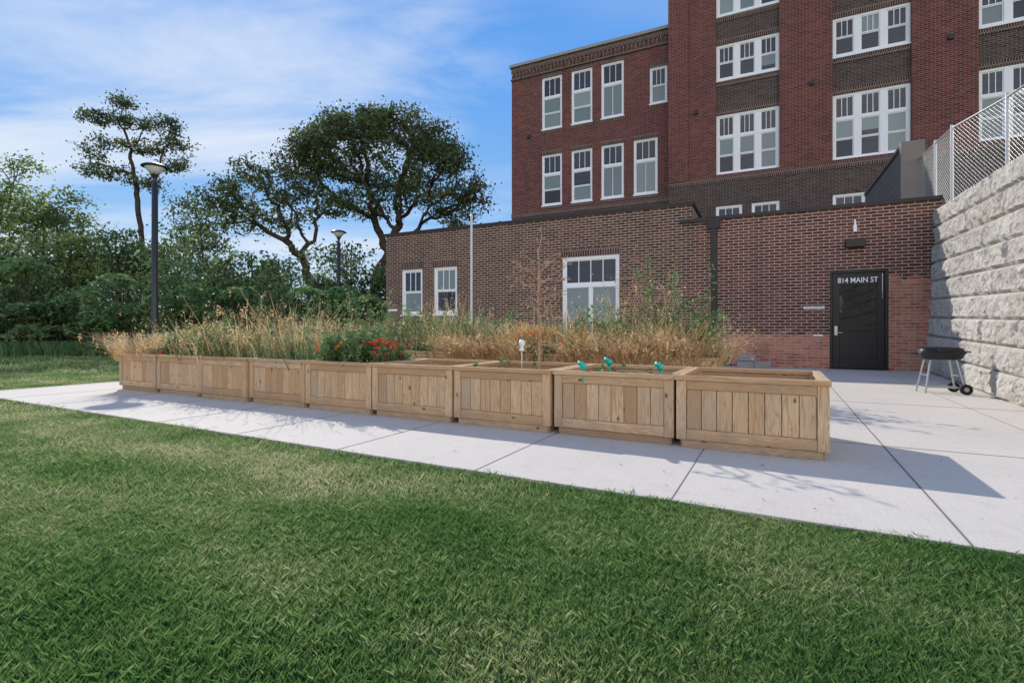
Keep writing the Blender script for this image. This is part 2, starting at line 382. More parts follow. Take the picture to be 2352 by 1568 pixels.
# tower
TX0=-5.92
cols=[(-3.69,-.966),(1.12,3.93),(6.09,8.9)]
rows=[(8.61,11.5,.36),(13.18,14.9,0),(16.3,18.6,0),(20.2,22,0)]
wall('tower_wall',TX0,14,8.45,23,10,[(a,c,8.6,22.2) for a,c in cols],B_red,.16)
ops=[]
for a,c in cols:
    for z0,z1,tr in rows: ops.append((a,c,z0,z1))
for a,c in cols:
    wall('spandrel_wall',a,c,8.6,22.2,10.15,[o for o in ops if o[0]==a],B_dk,.14)
    for z0,z1,tr in rows:
        window(a+.002,c-.002,z0,z1,10.13,3,tr,fr=.11,mul=.24,tm=2)
        mb=MB(); mb.box(a,c,10.12,10.149,z1,z1+.26); mb.box(a,c,10.11,10.149,z0-.30,z0-.06); mb.obj('soldier_course',[B_sol],bld)
bw=[(-3.69,-2.53,5.4,7.05),(-2.12,-.966,5.4,7.05),(1.12,2.32,5.4,7.05)]
wall('tower_base_wall',TX0,14,0,8.2,9.96,bw,B_dk,.16)
for q in bw: window(*q,9.96,tm=2)
mb=MB(); mb.box(TX0,14,9.93,10.02,8.2,8.46); mb.obj('soldier_course',[B_sol],bld)
mb=MB(); mb.quad([(TX0,9.96,0),(TX0,9.96,23),(TX0,26,23),(TX0,26,0)]); mb.quad([(14,9.96,0),(14,26,0),(14,26,23),(14,9.96,23)])
mb.quad([(TX0,26,0),(TX0,26,23),(14,26,23),(14,26,0)]); mb.obj('tower_side_wall',[B_red],bld)
mb=MB(); mb.box(TX0,14,9.9,26,23,23.3); mb.obj('tower_roof',[M_dark],bld)
mb=MB(); mb.box(TX0,-4.95,9.9,9.999,8.47,23); mb.obj('corner_pier',[B_red],bld)
# left wing
wc=[(-13.1,-11.87),(-11.3,-10.09),(-9.58,-8.34),(-7.81,-6.57)]
ops=[(a,c,8.25,11.15) for a,c in wc]+[(a,c,12.62,15.6) for a,c in wc[:3]]+[(-6.97,-6.08,12.9,14.8)]
wall('wing_wall',-15.03,TX0,7.95,16.3,10.6,ops,B_red,.16)
for i,q in enumerate(ops[:-1]): window(*q,10.6,1,.38,'fix' if i in (2,3,6) else 'dh',tm=2)
window(*ops[-1],10.6,1,0)
wall('wing_base_wall',-15.03,TX0,0,7.7,10.57,[],B_dk)
mb=MB(); mb.box(-15.05,TX0,10.54,10.66,7.7,7.96)
for a,c,z0,z1 in ops: mb.box(a-.03,c+.03,10.585,10.599,z1,z1+.22); mb.box(a-.03,c+.03,10.57,10.599,z0-.2,z0-.062)
mb.box(-15.08,TX0,10.52,10.7,15.85,15.95); mb.box(-15.06,TX0,10.55,10.7,16.3,16.62); mb.obj('soldier_course',[B_sol],bld)
k=MB()
x=-15.0
while x<TX0-.1: k.box(x,x+.11,10.53,10.59,15.97,16.3); x+=.22
k.obj('corbel_course',[B_sol],bld)
mb=MB(); mb.quad([(-15.03,10.57,0),(-15.03,10.57,16.6),(-15.03,26,16.6),(-15.03,26,0)]); mb.quad([(-15.03,26,0),(-15.03,26,16.6),(TX0,26,16.6),(TX0,26,0)]); mb.obj('wing_side_wall',[B_red],bld)
mb=MB(); mb.box(-15.15,TX0-.001,10.46,26.1,16.62,16.78); mb.obj('wing_cornice',[plain('cornice_stone',(.3,.3,.28))],bld)
mb=MB()
for x,z in ((-4.6,11.7),(.3,12.1),(5.2,12.9),(-13.9,12.3)): mb.box(x-.1,x+.1,9.9 if x>-6 else 10.5,10.02 if x>-6 else 10.6,z,z+.18)
mb.obj('wall_vents',[M_dark],bld)
# door
door=empty('entrance_door'); door.parent=bld; door.location=(0,0,0)
mb=MB(); fr=.075
mb.box(.002,fr,.03,.15,0.0,2.708); mb.box(1.335-fr,1.333,.03,.15,0,2.708); mb.box(fr,1.335-fr,.031,.15,2.63,2.708); mb.box(-.05,1.385,-.03,.15,0,.012)
a,e=fr+.006,1.335-fr-.006
mb.box(a,a+.16,.06,.11,.02,2.62); mb.box(e-.16,e,.06,.11,.02,2.62)
mb.box(a+.16,e-.16,.061,.11,2.30,2.62); mb.box(a+.16,e-.16,.061,.11,.02,.30); mb.box(a+.16,e-.16,.061,.11,1.05,1.20)
mb.box(a+.16,e-.16,.075,.10,.30,1.05)
mb.obj('door_frame',[M_black],door,bevel=.004)
mb=MB(); mb.quad([(a+.16,.08,1.2),(e-.16,.08,1.2),(e-.16,.08,2.30),(a+.16,.08,2.30)],0,.1); mb.obj('door_glass',[glassmat('door_glass',(.012,.016,.016),(.02,.025,.02),.03,1)],door)
mb=MB(); mb.box(a+.04,a+.11,.045,.06,.93,1.18); mb.cyl((a+.075,.02,1.0),(a+.22,.02,1.0),.013); mb.cyl((a+.075,.06,1.0),(a+.075,.02,1.0),.013); mb.cyl((a+.075,.03,1.13),(a+.075,.06,1.13),.025)
mb.obj('door_handle',[M_silver],door)
mb=MB(); mb.box(e-.06,e-.045,.02,.06,2.1,2.58); mb.cyl((e-.05,.03,1.9),(e-.05,.03,2.5),.006); mb.obj('door_closer',[M_silver],door)
def text(body,x,y,z,size,mat,name,parent,sx=1,bold=0):
    cu=bpy.data.curves.new(name,'FONT'); cu.body=body; cu.size=size; cu.extrude=.001; cu.align_x='CENTER'; cu.align_y='CENTER'; cu.offset=bold
    cu.materials.append(mat); o=bpy.data.objects.new(name,cu); o.location=(x,y,z); o.rotation_euler=(math.pi/2,0,0); o.scale=(sx,1,1); link(o,parent); return o
M_let=plain('white_lettering',(.9,.9,.9),.5,.02)
text('814 MAIN ST',.655,.056,2.42,.20,M_let,'address_lettering',door,.82,.0025)
mb=MB(); mb.box(.36,.80,-.16,-.001,3.30,3.52,0); mb.box(.40,.76,-.14,-.10,3.28,3.30,0); mb.obj('wall_light',[M_black],bld,bevel=.01)
mb=MB(); mb.box(.54,.62,-.10,-.001,3.72,3.88,0); mb.cyl((.58,-.06,3.88),(.58,-.06,4.05),.035,.02,10,0); mb.obj('security_sensor',[M_white],bld)
mb=MB(); mb.box(-.62,-.12,-.015,-.001,1.66,1.73); mb.box(-.38,-.16,-.012,-.001,.90,.95); mb.box(-15.45,-15.0,-.015,-.001,1.85,1.93); mb.obj('wall_plaques',[M_white],bld)
text('VIDEO SURVEILLANCE IN USE',-.37,-.017,1.695,.034,M_black,'plaque_lettering',bld)
mb=MB(); mb.box(-9.9,-9.2,5.0,5.5,4.72,5.72); mb.box(-6.9,-6.0,4.6,5.4,4.72,5.5); mb.obj('rooftop_units',[plain('unit_grey',(.5,.5,.48))],bld,bevel=.02)
# siding screen
mb=MB()
z=4.3
while z<6.35: mb.box(1.98,2.10,2.0,7.6,z,z+.19); z+=.2
mb.box(1.94,2.5,1.75,2.0,4.2,6.52); mb.box(1.93,2.14,2.01,7.7,6.36,6.46)
s_=mb.obj('siding_screen_wall',[plain('siding',(.22,.185,.165),.7,.15)],None,BO,BRZ)
mb=MB()
for x,z in ((-2.3,0),(-1.86,0),(-2.25,.2)): mb.box(x,x+.42,-.75,-.52,z,z+.19)
mb.obj('concrete_blocks',[plain('cmu',(.33,.31,.28),.95,.25)],None,BO,BRZ,bevel=.01)
# ------------------------------------------------------------ retaining wall
m,nt,out=newmat('split_stone'); b=NB(nt); o=b.obj()
n1=b.noise(o,1.2,5,.6); n2=b.noise(o,16,6,.75); n3=b.noise(o,5,6,.7)
c=b.mix(b.attr(),(.50,.475,.435),(.60,.58,.54)); c=b.mix(b.mr(n3,.42,.66,0,.5),c,(.37,.345,.315)); c=b.mix(b.mr(n2,.48,.68,0,.45),c,(.26,.24,.22)); c=b.mix(b.mr(n1,.5,.7,0,.25),c,(.48,.41,.32))
b.bsdf(out,c,.92,b.math('ADD',n2,n3),.9,.05,.15); M_stone=m
RW=Vector((-.52,-.854,0)); RO=Vector((10.70,13.0,0)); RRZ=math.atan2(RW.y,RW.x)
V=[];F=[];R=[]
ncour=9; ch=.433
for i in range(ncour):
    s=-.9+(i%2)*.55
    while s<9.5:
        L=random.choice([1.1,1.1,1.25,.75]); e=s+L; nx=22; nz=9; base=len(V); yb=.02*i; r=random.random(); sd=random.random()*50
        for jz in range(nz+1):
            for jx in range(nx+1):
                fx=jx/nx; fz=jz/nz; ed=min(fx*L,(1-fx)*L,fz*ch,(1-fz)*ch)
                px=s+.005+fx*(L-.010); pz=i*ch+.005+fz*(ch-.010)
                d=-.05*min(1,ed/.05)**.6-.05*(mnoise.noise(Vector((px*3,pz*3,sd)))+.8*mnoise.noise(Vector((px*8,pz*8,sd)))+.5*mnoise.noise(Vector((px*18,pz*18,sd))))*min(1,ed/.04)
                sc=1.065-.02*max(0,px)
                V.append((px,yb+d,pz*sc))
        for jz in range(nz):
            for jx in range(nx):
                q=base+jz*(nx+1)+jx; F.append((q,q+1,q+nx+2,q+nx+1)); R.append(r)
        sc0=1.065-.02*max(0,s); sc1=1.065-.02*max(0,e); q=len(V); z1=(i+1)*ch-.005; z0=i*ch+.005
        V+= [(s+.005,yb,z1*sc0),(e-.005,yb,z1*sc1),(e-.005,yb+.5,z1*sc1),(s+.005,yb+.5,z1*sc0),(s+.005,yb,z0*sc0),(e-.005,yb,z0*sc1),(e-.005,yb+.5,z0*sc1),(s+.005,yb+.5,z0*sc0)]
        for qq in ((0,1,2,3),(0,3,7,4),(1,5,6,2)): F.append(tuple(q+k for k in qq)); R.append(r)
        s=e
me=bpy.data.meshes.new('retaining_wall'); me.from_pydata(V,[],F); me.materials.append(M_stone)
at=me.attributes.new('rnd','FLOAT','FACE'); at.data.foreach_set('value',R)
rw=bpy.data.objects.new('retaining_wall',me); rw.location=RO; rw.rotation_euler=(0,0,RRZ); link(rw)
RN=Vector((.854,-.52,0))
A=RO+RN*.20+RW*(-.2); Bp=RO+RN*.20+RW*9.6
def P2(v): return (v.x,v.y)
E=BO+BX*2.45+BY*9.9; A2=BO+BX*2.45+BY*.1
poly('terrace_ground',[P2(A2),P2(A),P2(Bp),(30,Bp.y-3),(34,12),P2(BO+BX*14+BY*9.9),P2(E)],0,3.58,M_ground)
# ------------------------------------------------------------ chain link fence
fen=empty('chain_link_fence')
fp=[Vector((11.95,15.1,0)),Vector((11.15,13.35,0)),Vector((10.72,12.35,0)),Vector((10.46,10.7,0)),Vector((9.7,8.2,0)),Vector((8.6,5.4,0))]
mb=MB(); wires0=[];wires1=[]
zb,zt=3.62,5.98
for i,p in enumerate(fp):
    mb.cyl(p+Vector((0,0,3.5)),p+Vector((0,0,zt+.06)),.035,.035,10); mb.lathe([(.0,.05),(.03,.03),(.04,0)],(p.x,p.y,zt+.05),10)
for a,c in zip(fp[:-1],fp[1:]):
    mb.cyl(a+Vector((0,0,zt)),c+Vector((0,0,zt)),.022,.022,8); mb.cyl(a+Vector((0,0,zb+.1)),c+Vector((0,0,zb+.1)),.012,.012,6)
    L=(c-a).length; d=(c-a)/L; hh=zt-zb-.1; sp=.10; k=-hh
    while k<L:
        for sgn in (1,-1):
            s0=max(0,k); s1=min(L,k+hh)
            if s1<=s0: continue
            h0=s0-k; h1=s1-k
            if sgn<0: h0,h1=hh-h0,hh-h1
            wires0.append(a+d*s0+Vector((0,0,zb+.1+h0))); wires1.append(a+d*s1+Vector((0,0,zb+.1+h1)))
        k+=sp
mb.obj('posts_and_rails',[M_silver],fen,smooth=False)
w0=np.array(wires0);w1_=np.array(wires1)
Vv,Ff,Rr=tubes(w0,w1_,np.full(len(w0),.0035),np.full(len(w0),.0035),4); npmesh('mesh_wires',Vv,Ff,Rr,M_silver,fen)
# ------------------------------------------------------------ street lamps
M_lens=plain('lamp_lens',(.6,.62,.62),.25,.05)
def lamp(x,y,h):
    e=empty('street_lamp',(x,y,0)); mb=MB()
    mb.lathe([(.0,.0),(.16,0),(.16,.05),(.095,.12),(.085,.2),(.08,h-.62),(.055,h-.6),(.05,h-.45),(.09,h-.38),(.10,h-.33)],seg=20)
    for k in range(4):
        t=k*math.pi/2+.4; mb.cyl((.08*math.cos(t),.08*math.sin(t),h-.36),(.22*math.cos(t),.22*math.sin(t),h-.12),.012,.012,6)
    mb.lathe([(.0,h),(.10,h-.01),(.27,h-.055),(.345,h-.10),(.35,h-.125),(.30,h-.13),(0,h-.13)],seg=32)
    mb.obj('pole_and_cap',[M_lampm],e,smooth=True)
    mb=MB(); mb.lathe([(0,h-.34),(.10,h-.33),(.26,h-.15),(.26,h-.132),(0,h-.132)],seg=24); mb.obj('lens',[M_lens],e,smooth=True)
lamp(-10.5,14.9,5.97)
lamp(-8.0,23.4,5.7)
mb=MB(); mb.cyl((0,0,0),(0,0,4.9),.045,.04,12); mb.cyl((0,0,4.9),(0,0,4.97),.06,.02,12); mb.box(-.16,.16,-.16,.16,0,1.25)
mb.obj('white_flagpole',[plain('pole_grey',(.55,.56,.57),.4)],None,(-1.36,17,0))
# ------------------------------------------------------------ grill
gr=empty('charcoal_grill',(7.26,8.6,0),-.35)
mb=MB()
pr=[(.0,.56),(.24,.565),(.275,.59),(.30,.66),(.318,.668),(.322,.68),(.318,.69),(.30,.695),(.292,.735),(.255,.768),(.12,.78),(.0,.782)]
mb.lathe(pr,seg=48,sx=1.05,sy=.66,sup=.55)
mb.cyl((-.10,-.245,.725),(.10,-.245,.725),.012); mb.cyl((-.10,-.245,.725),(-.09,-.19,.735),.008); mb.cyl((.10,-.245,.725),(.09,-.19,.735),.008)
mb.cyl((.31,0,.70),(.42,0,.70),.012); mb.cyl((-.31,0,.66),(-.42,0,.66),.012)
mb.obj('firebox_and_lid',[M_black],gr,smooth=True)
mb=MB()
for sx in (-1,1):
    for sy in (-1,1):
        mb.cyl((sx*.17,sy*.12,.60),(sx*.27,sy*.19,.0 if sx<0 else .09),.014)
mb.cyl((-.22,-.155,.3),(-.22,.155,.3),.007); mb.cyl((.22,-.155,.3),(.22,.155,.3),.007)
for j in range(6): mb.cyl((-.25,-.17+.068*j,.1),(.25,-.17+.068*j,.1),.005)
mb.obj('legs_and_rack',[M_silver],gr)
mb=MB(); 
for sy in (-1,1):
    mb.cyl((.27,sy*.20,.085),(.27,sy*.24,.085),.085,.085,24,0); mb.cyl((.27,sy*.245,.085),(.27,sy*.19,.085),.035,.035,16,1)
mb.cyl((.27,-.24,.085),(.27,.24,.085),.008,m=1)
mb.obj('wheels',[M_black,M_silver],gr)
# ------------------------------------------------------------ trees
def grow(root,trunk,att,step=.45,kill=.7,infl=8,iters=90,jit=.25,up=.05):
    N=[np.array(root,float)]; par=[-1]
    for p in trunk:
        p=np.array(p,float); d=p-N[-1]; k=max(1,int(np.linalg.norm(d)/step)); st=N[-1].copy()
        for i in range(1,k+1): N.append(st+d*i/k+rng.normal(size=3)*.03*min(1,step/.4)); par.append(len(N)-2)
    att=att.copy(); P=np.array(N); D=np.linalg.norm(att[:,None]-P[None],axis=2); ni=D.argmin(1); nd=D.min(1)
    for it in range(iters):
        if len(att)==0: break
        act=nd<infl if (nd<infl).any() else nd<nd.min()+.01
        dirs={}
        for idx in np.unique(ni[act]):
            s=att[act&(ni==idx)]-P[idx]; s/=np.linalg.norm(s,axis=1)[:,None]+1e-9; d=s.sum(0); d/=np.linalg.norm(d)+1e-9
            d=d+rng.normal(size=3)*jit+np.array([0,0,up]); dirs[idx]=d/np.linalg.norm(d)
        new=np.array([P[i]+dirs[i]*step for i in dirs]); off=len(P)
        par+=list(dirs.keys()); P=np.concatenate([P,new])
        D=np.linalg.norm(att[:,None]-new[None],axis=2); m=D.min(1); a=D.argmin(1)+off
        u=m<nd; nd[u]=m[u]; ni[u]=a[u]
        keep=nd>kill; att=att[keep]; nd=nd[keep]; ni=ni[keep]
    return P,np.array(par)
def ellip(c,r,n,shell=.0):
    d=rng.normal(size=(n,3)); d/=np.linalg.norm(d,axis=1)[:,None]; u=(shell+(1-shell)*rng.random(n)**(1/3))[:,None]
    return np.array(c)+d*u*np.array(r)
def tree(name,root,trunk,lobes,natt,leafm,nleaf=40,lsize=.13,clump=.45,rt=.022,e=2.3,step=.5,kill=.75,flat=.5,asp=.55,maxr=.06,shell=.55,extra=0,jit=.3,keep=.85):
    w=np.array([l[1][0]*l[1][1]*l[1][2] for l in lobes])**.67; w/=w.sum()
    att=np.concatenate([ellip(l[0],l[1],max(4,int(natt*k)),shell) for l,k in zip(lobes,w)])
    P,par=grow(root,trunk,att,step,kill,jit=jit)
    n=len(P); r=np.zeros(n); acc=np.zeros(n)
    for i in range(n-1,-1,-1):
        r[i]=max(rt,acc[i]**(1/e)) if acc[i]>0 else rt
        if par[i]>=0: acc[par[i]]+=r[i]**e
    idx=np.arange(1,n); p=par[idx]
    T=tubes(P[p],P[idx],np.minimum(r[p],r[idx]*1.25),r[idx],6)
    tips=P[(r<maxr)&(np.arange(n)>3)]; tips=tips[rng.random(len(tips))<keep]
    if extra: 
        ex=att[rng.random(len(att))<extra]; tips=np.concatenate([tips,ex])
    nl=rng.integers(int(nleaf*.4),int(nleaf*1.6),len(tips)); k=np.repeat(np.arange(len(tips)),nl); cs=clump*rng.uniform(.6,1.3,len(tips))
    C=tips[k]+rng.normal(size=(len(k),3))*np.array([1,1,.55])*cs[k][:,None]
    Lf=leaves(C,lsize,asp,flat)
    cr=rng.random(len(tips))[k]; Lf=(Lf[0],Lf[1],np.clip(.5*cr+.5*Lf[2],0,1))
    V,F,R,M=join([(T,0),(Lf,1)])
    return npmesh(name,V,F,R,[M_bark,leafm],None,M)
def X(px,Y): return (px-1200)/1188*Y
def Z(py,Y): return 1.05+(775-py)*Y/1188
def lob(px,py,Y,rx,ry,rz,dy=0): return ((X(px,Y),Y+dy,Z(py,Y)),(rx,ry,rz))
Y=38
tree('oak_tree',(X(865,Y),Y,-.1),[(X(868,Y),Y,3),(X(895,Y),Y,6.0),(X(925,Y),Y,7.2)],
  [lob(900,360,Y,6.0,5.0,2.4),lob(750,345,Y,2.6,3.0,1.7,1),lob(1050,430,Y,2.8,3.0,2.3,-1),lob(810,300,Y,2.2,2.5,1.0),lob(950,300,Y,2.8,2.6,1.1),lob(880,295,Y,1.5,2.5,1.0),lob(700,390,Y,1.6,2.0,1.0),lob(1110,470,Y,1.4,1.8,1.2),lob(1070,520,Y,1.0,1.6,.6),lob(1020,350,Y,1.8,2,1.1),lob(860,480,Y,3.4,3,.6)],
  860,L_oak,40,.125,.44,rt=.032,e=1.95,shell=.70,extra=.5,maxr=.07,jit=.42,kill=.8,keep=.88)
Y=36
tree('oak_tree',(X(750,Y),Y,-.1),[(X(745,Y),Y,3.2),(X(715,Y),Y,5.2)],
  [lob(600,460,Y,2.8,2.6,1.0),lob(520,465,Y,1.8,2.2,.8),lob(680,430,Y,2.2,2.2,1.0),lob(530,405,Y,1.1,1.4,.6),lob(590,400,Y,1.2,1.4,.5),lob(475,490,Y,1.0,1.4,.6),lob(760,480,Y,2.2,2.2,.8),lob(620,520,Y,3.2,2.3,.6),lob(500,540,Y,1.6,1.8,.4)],
  440,L_oak,28,.12,.35,rt=.032,e=1.95,shell=.6,extra=.3,maxr=.07,jit=.45,keep=.75)
Y=35
tree('locust_tree',(X(345,Y),Y,-.1),[(X(340,Y),Y,5),(X(325,Y),Y,9.0),(X(318,Y),Y,11.5)],
  [lob(290,240,Y,.9,.9,.35),lob(235,275,Y,1.4,1.2,.35),lob(310,285,Y,1.5,1.3,.35),lob(385,290,Y,1.3,1.2,.35),lob(415,345,Y,1.0,1.2,.4),lob(215,335,Y,1.2,1.2,.3),lob(330,345,Y,1.6,1.4,.35),lob(205,400,Y,.8,1,.35),lob(405,390,Y,.9,1,.3),lob(270,405,Y,1.2,1.2,.4),lob(350,430,Y,1.2,1.2,.35)],
  320,L_oak,30,.10,.28,kill=.5,step=.35,shell=.1,rt=.022,e=2.0,extra=.4,keep=.7,maxr=.045)
for (px,py,Yq,mt,hw) in ((185,560,26,L_light,1.2),(275,560,28,L_bush,1.5),(455,490,29,L_bush,1.3),(545,610,26,L_light,1.1),(660,640,27,L_bush,1.2),(400,600,25.5,L_light,1.1),(800,660,29,L_light,1.2)):
    tree('young_tree',(X(px,Yq),Yq,0),[(X(px,Yq),Yq,1.6)],[lob(px,py,Yq,hw,hw,.7),lob(px-35,py+55,Yq,hw*.9,hw,.6),lob(px+35,py+75,Yq,hw*.9,hw,.6)],110,mt,26,.10,.3,shell=.3,extra=.3,keep=.7,rt=.02,e=2.1)
prof=[(-900,330),(-300,360),(0,430),(60,460),(120,500),(200,540),(300,545),(400,530),(450,530),(520,600),(650,640),(760,620),(900,630),(1100,560),(1250,560)]
def top(px): return np.interp(px,[a for a,_ in prof],[b_ for _,b_ in prof])
Cs=[];Rs=[]; trunks0=[];trunks1=[];tr0=[]
for i in range(820):
    px=rng.uniform(-900,1250); Yl=rng.choice([24,26,29,33])+rng.uniform(-1,1.5); 
    if px>820: Yl=max(Yl,28)
    zt_=Z(top(px)+rng.uniform(-60,80),Yl); zt_=max(2,zt_)
    if Yl<25.5: zt_*=rng.uniform(.3,.75)
    z=rng.uniform(.25,1)**.8*zt_; r=rng.uniform(.4,1.2); c=np.array([X(px,Yl),Yl,z-r*.6])
    n=int(190*r*r/.9); d=rng.normal(size=(n,3)); d/=np.linalg.norm(d,axis=1)[:,None]
    pts=c+d*np.array([r*1.5,r*1.2,r*.6])*(.35+.8*rng.random(n))[:,None]+rng.normal(size=(n,3))*.2
    k=rng.random()**1.2; Cs.append(pts); Rs.append(np.clip(.7*k+.35*rng.random(n),0,1))
    if rng.random()<.35:
        trunks0.append([c[0]+rng.uniform(-.5,.5),Yl+.4,0]); trunks1.append([c[0],Yl,z]); tr0.append(rng.uniform(.05,.12))
C=np.concatenate(Cs); C[:,2]=np.abs(C[:,2]); Rr=np.concatenate(Rs)
Lf=leaves(C,.125,.5,.5,Rr)
T=tubes(np.array(trunks0),np.array(trunks1),np.array(tr0),np.array(tr0)*.4,6)
V,F,R,M=join([(Lf,0),(T,1)]); npmesh('tree_line',V,F,R,[L_bush,M_bark],None,M)
Cs=[];As=[];st0=[];st1=[]
for i in range(60):
    px=rng.uniform(20,880); Yl=rng.uniform(22.2,23.6); hz=rng.uniform(1.0,4.2) if px<500 else rng.uniform(.8,3.0)
    base=np.array([X(px,Yl),Yl,0]); crown=base+np.array([rng.normal()*.3,0,hz]); st0.append(base); st1.append(crown)
    for j in range(13):
        a=rng.uniform(0,2*math.pi); el=rng.uniform(.1,.8); L=rng.uniform(.7,1.25); d=np.array([math.cos(a),math.sin(a),0]); s=np.array([-d[1],d[0],0])
        for k in range(2,13):
            f=k/12; p=crown+d*L*f*math.cos(el)+np.array([0,0,L*(math.sin(el)*f-.75*f*f)])
            for sg in (-1,1): Cs.append(p+s*sg*.11*(1.15-f*.6)); As.append(s*sg+d*.35+np.array([0,0,-.25]))
Lf=leaves(np.array(Cs),.13,.26,1.6,None,np.array(As)); T=tubes(np.array(st0),np.array(st1),np.full(len(st0),.035),np.full(len(st0),.02),6)
V,F,R,M=join([(Lf,0),(T,1)]); npmesh('sumac_shrubs',V,F,R,[L_frond,M_bark],None,M)
Yq=27
for (px,py) in ((10,400),(125,480)):
    tree('maple_tree',(X(px,Yq),Yq,0),[(X(px,Yq),Yq,2.5)],[lob(px,py,Yq,1.6,1.8,1.0),lob(px-70,py+50,Yq,1.8,2,.9),lob(px+40,py+90,Yq,1.5,2,.9),lob(px-10,py+190,Yq,2.2,2,1.0,-1),lob(px-60,py+150,Yq,1.6,2,.8,-1)],230,L_light,26,.10,.32,shell=.4,extra=.3,keep=.7)
n=60000; px=rng.uniform(-1500,2400,n); Yd=rng.uniform(50,60,n); hh=4.5+2.2*np.sin(px*.013)+1.5*np.sin(px*.041+1)
C=np.stack([(px-1200)/1188*Yd,Yd,rng.random(n)**.7*hh],1); V,F,R=leaves(C,.45,.6,.3); npmesh('distant_woods',V,F,R,L_bush)
# ------------------------------------------------------------ lawn blades
def uv_(x,y):
    dx=x-PO.x; dy=y-PO.y; return dx*PU.x+dy*PU.y, dx*PV.x+dy*PV.y
def inpatio(x,y):
    u,v=uv_(x,y)
    return (v>-1.51+.03*np.sin(u*9)*np.sin(u*3.7))&(u>-12.51)
def lawn(n,y0,y1,h,w,xr=1.15,rb=0):
    y=np.sqrt(rng.uniform(y0*y0,y1*y1,n)); x=rng.uniform(-xr,xr,n)*(y+.6); m=~inpatio(x,y); x=x[m];y=y[m]; k=len(x)
    cl=.5+.5*np.sin(x*3.1+2*np.sin(y*2.3))*np.sin(y*3.7-x*1.6)
    jx=x+rng.normal(size=k)*.006; jy=y+rng.normal(size=k)*.006
    gx=np.floor(jx/.022+.4*np.sin(jy*40));gy=np.floor(jy/.022+.4*np.sin(jx*37)); hsh=np.modf(np.abs(np.sin(gx*12.9898+gy*78.233)*43758.5453))[0]
    hh=h*rng.uniform(.4,1.2,k)*(.8+.4*cl)*(.75+.5*hsh); a=rng.uniform(0,2*math.pi,k); ww=w*rng.uniform(.6,1.2,k)/2
    ta=hsh*40; lx=(rng.normal(size=k)*.4+np.cos(ta)*.25)*hh; ly=(rng.normal(size=k)*.4+np.sin(ta)*.25)*hh
    P=np.stack([x,y,np.full(k,-.032)],1); s=np.stack([np.cos(a)*ww,np.sin(a)*ww,np.zeros(k)],1)
    u,v=uv_(x,y)
    thatch=np.exp(-((v+2.1+.15*np.sin(u*2))/.35)**2)*np.clip(np.sin((u+6.5)/4.5*math.pi),0,1)*((u>-6.5)&(u<-2))
    stripe=.07*np.tanh(3*np.sin(v*5.2+.5*np.sin(u*.8)))
    T=P+np.stack([lx,ly,hh],1); r=np.clip(rng.random(k)*.7+.3*hsh+rb+stripe+.35*thatch+.14*(np.sin(x*.9+1.3*np.sin(y*.8))*np.sin(y*1.1-x*.5)),0,1)
    mid=P+np.stack([lx*.35,ly*.35,hh*.6],1)
    V=np.stack([P-s,P+s,mid+s*.7,T],1).reshape(-1,3); F=np.arange(4*k).reshape(k,4); return V,F,r
pp=[(lawn(560000,.9,3.2,.034,.0030,1.25,rb=-.12),0),(lawn(460000,3.0,6.5,.036,.0042,rb=.04),0),(lawn(250000,6.3,13,.042,.010,rb=.14),0),(lawn(130000,12.5,26,.08,.022,rb=.12),0)]
V,F,R,M=join(pp); npmesh('lawn_grass',V,F,R,M_grass)
n=26000; px=rng.uniform(-500,900,n); Yd=rng.uniform(20.8,24,n); P=np.stack([(px-1200)/1188*Yd,Yd,np.full(n,-.03)],1)
V,F,R=ribbons(P,rng.uniform(.2,.7,n),np.full(n,.03),rng.normal(size=(n,2))*.2); npmesh('tall_weeds',V,F,R,L_weed)
n=260; u=rng.uniform(-3,6,n); v=rng.uniform(-1.4,9,n); C=np.stack([PO.x+PU.x*u+PV.x*v,PO.y+PU.y*u+PV.y*v,np.full(n,.008)],1)
V,F,R=leaves(C,.014,.5,14); npmesh('fallen_leaves',V,F,R,M_litter)
# ------------------------------------------------------------ planter plants
def bed(t0,t1,v0,v1,n,z=.50):
    t=rng.uniform(t0,t1,n); v=rng.uniform(v0,v1,n)
    o=np.array(PO)[None]-np.array(PU)[None]*t[:,None]+np.array(PV)[None]*v[:,None]; o[:,2]=z; return o
def grassclump(parts,t0,t1,v0,v1,n,h,w=.006,lean=.18,mi=0,clumps=30,seed=True,cs=.10,sd=.16):
    cc=bed(t0,t1,v0,v1,clumps); k=rng.integers(0,clumps,n); P=cc[k]+rng.normal(size=(n,3))*np.array([cs,cs,0])
    ch_=rng.uniform(.5,1.3,clumps)[k]; hh=h*ch_*rng.uniform(.4,1.15,n); out=(P-cc[k])[:,:2]
    ln=rng.normal(size=(n,2))*lean*hh[:,None]/.5+out*1.0
    R=ribbons(P,hh,w*rng.uniform(.6,1.3,n),ln); parts.append((R,mi))
    if seed:
        m=rng.random(n)<sd; tip=P[m]+np.concatenate([ln[m]*1.1,(hh[m]*.93)[:,None]],1); q=7
        C=np.repeat(tip,q,0)+rng.normal(size=(len(tip)*q,3))*np.array([.011,.011,.038]); parts.append((leaves(C,.017,.4),mi))
parts=[]
grassclump(parts,1.25,6.6,3.43,4.5,11000,.54,.0085,.2,0,90)
grassclump(parts,1.2,3.6,3.38,3.7,5200,.42,.0085,.55,0,26)
grassclump(parts,4.3,6.0,3.36,3.6,4200,.42,.0085,.55,0,18)
grassclump(parts,1.25,7.5,3.43,4.5,800,1.10,.007,.15,0,80,sd=.6)
grassclump(parts,7.5,10.8,3.43,4.5,2600,.62,.009,.25,0,34)
grassclump(parts,9.8,10.9,.05,1.1,3000,.42,.009,.4,0,14)
grassclump(parts,8.6,9.8,.1,1.1,300,.70,.008,.2,0,20,sd=.5)
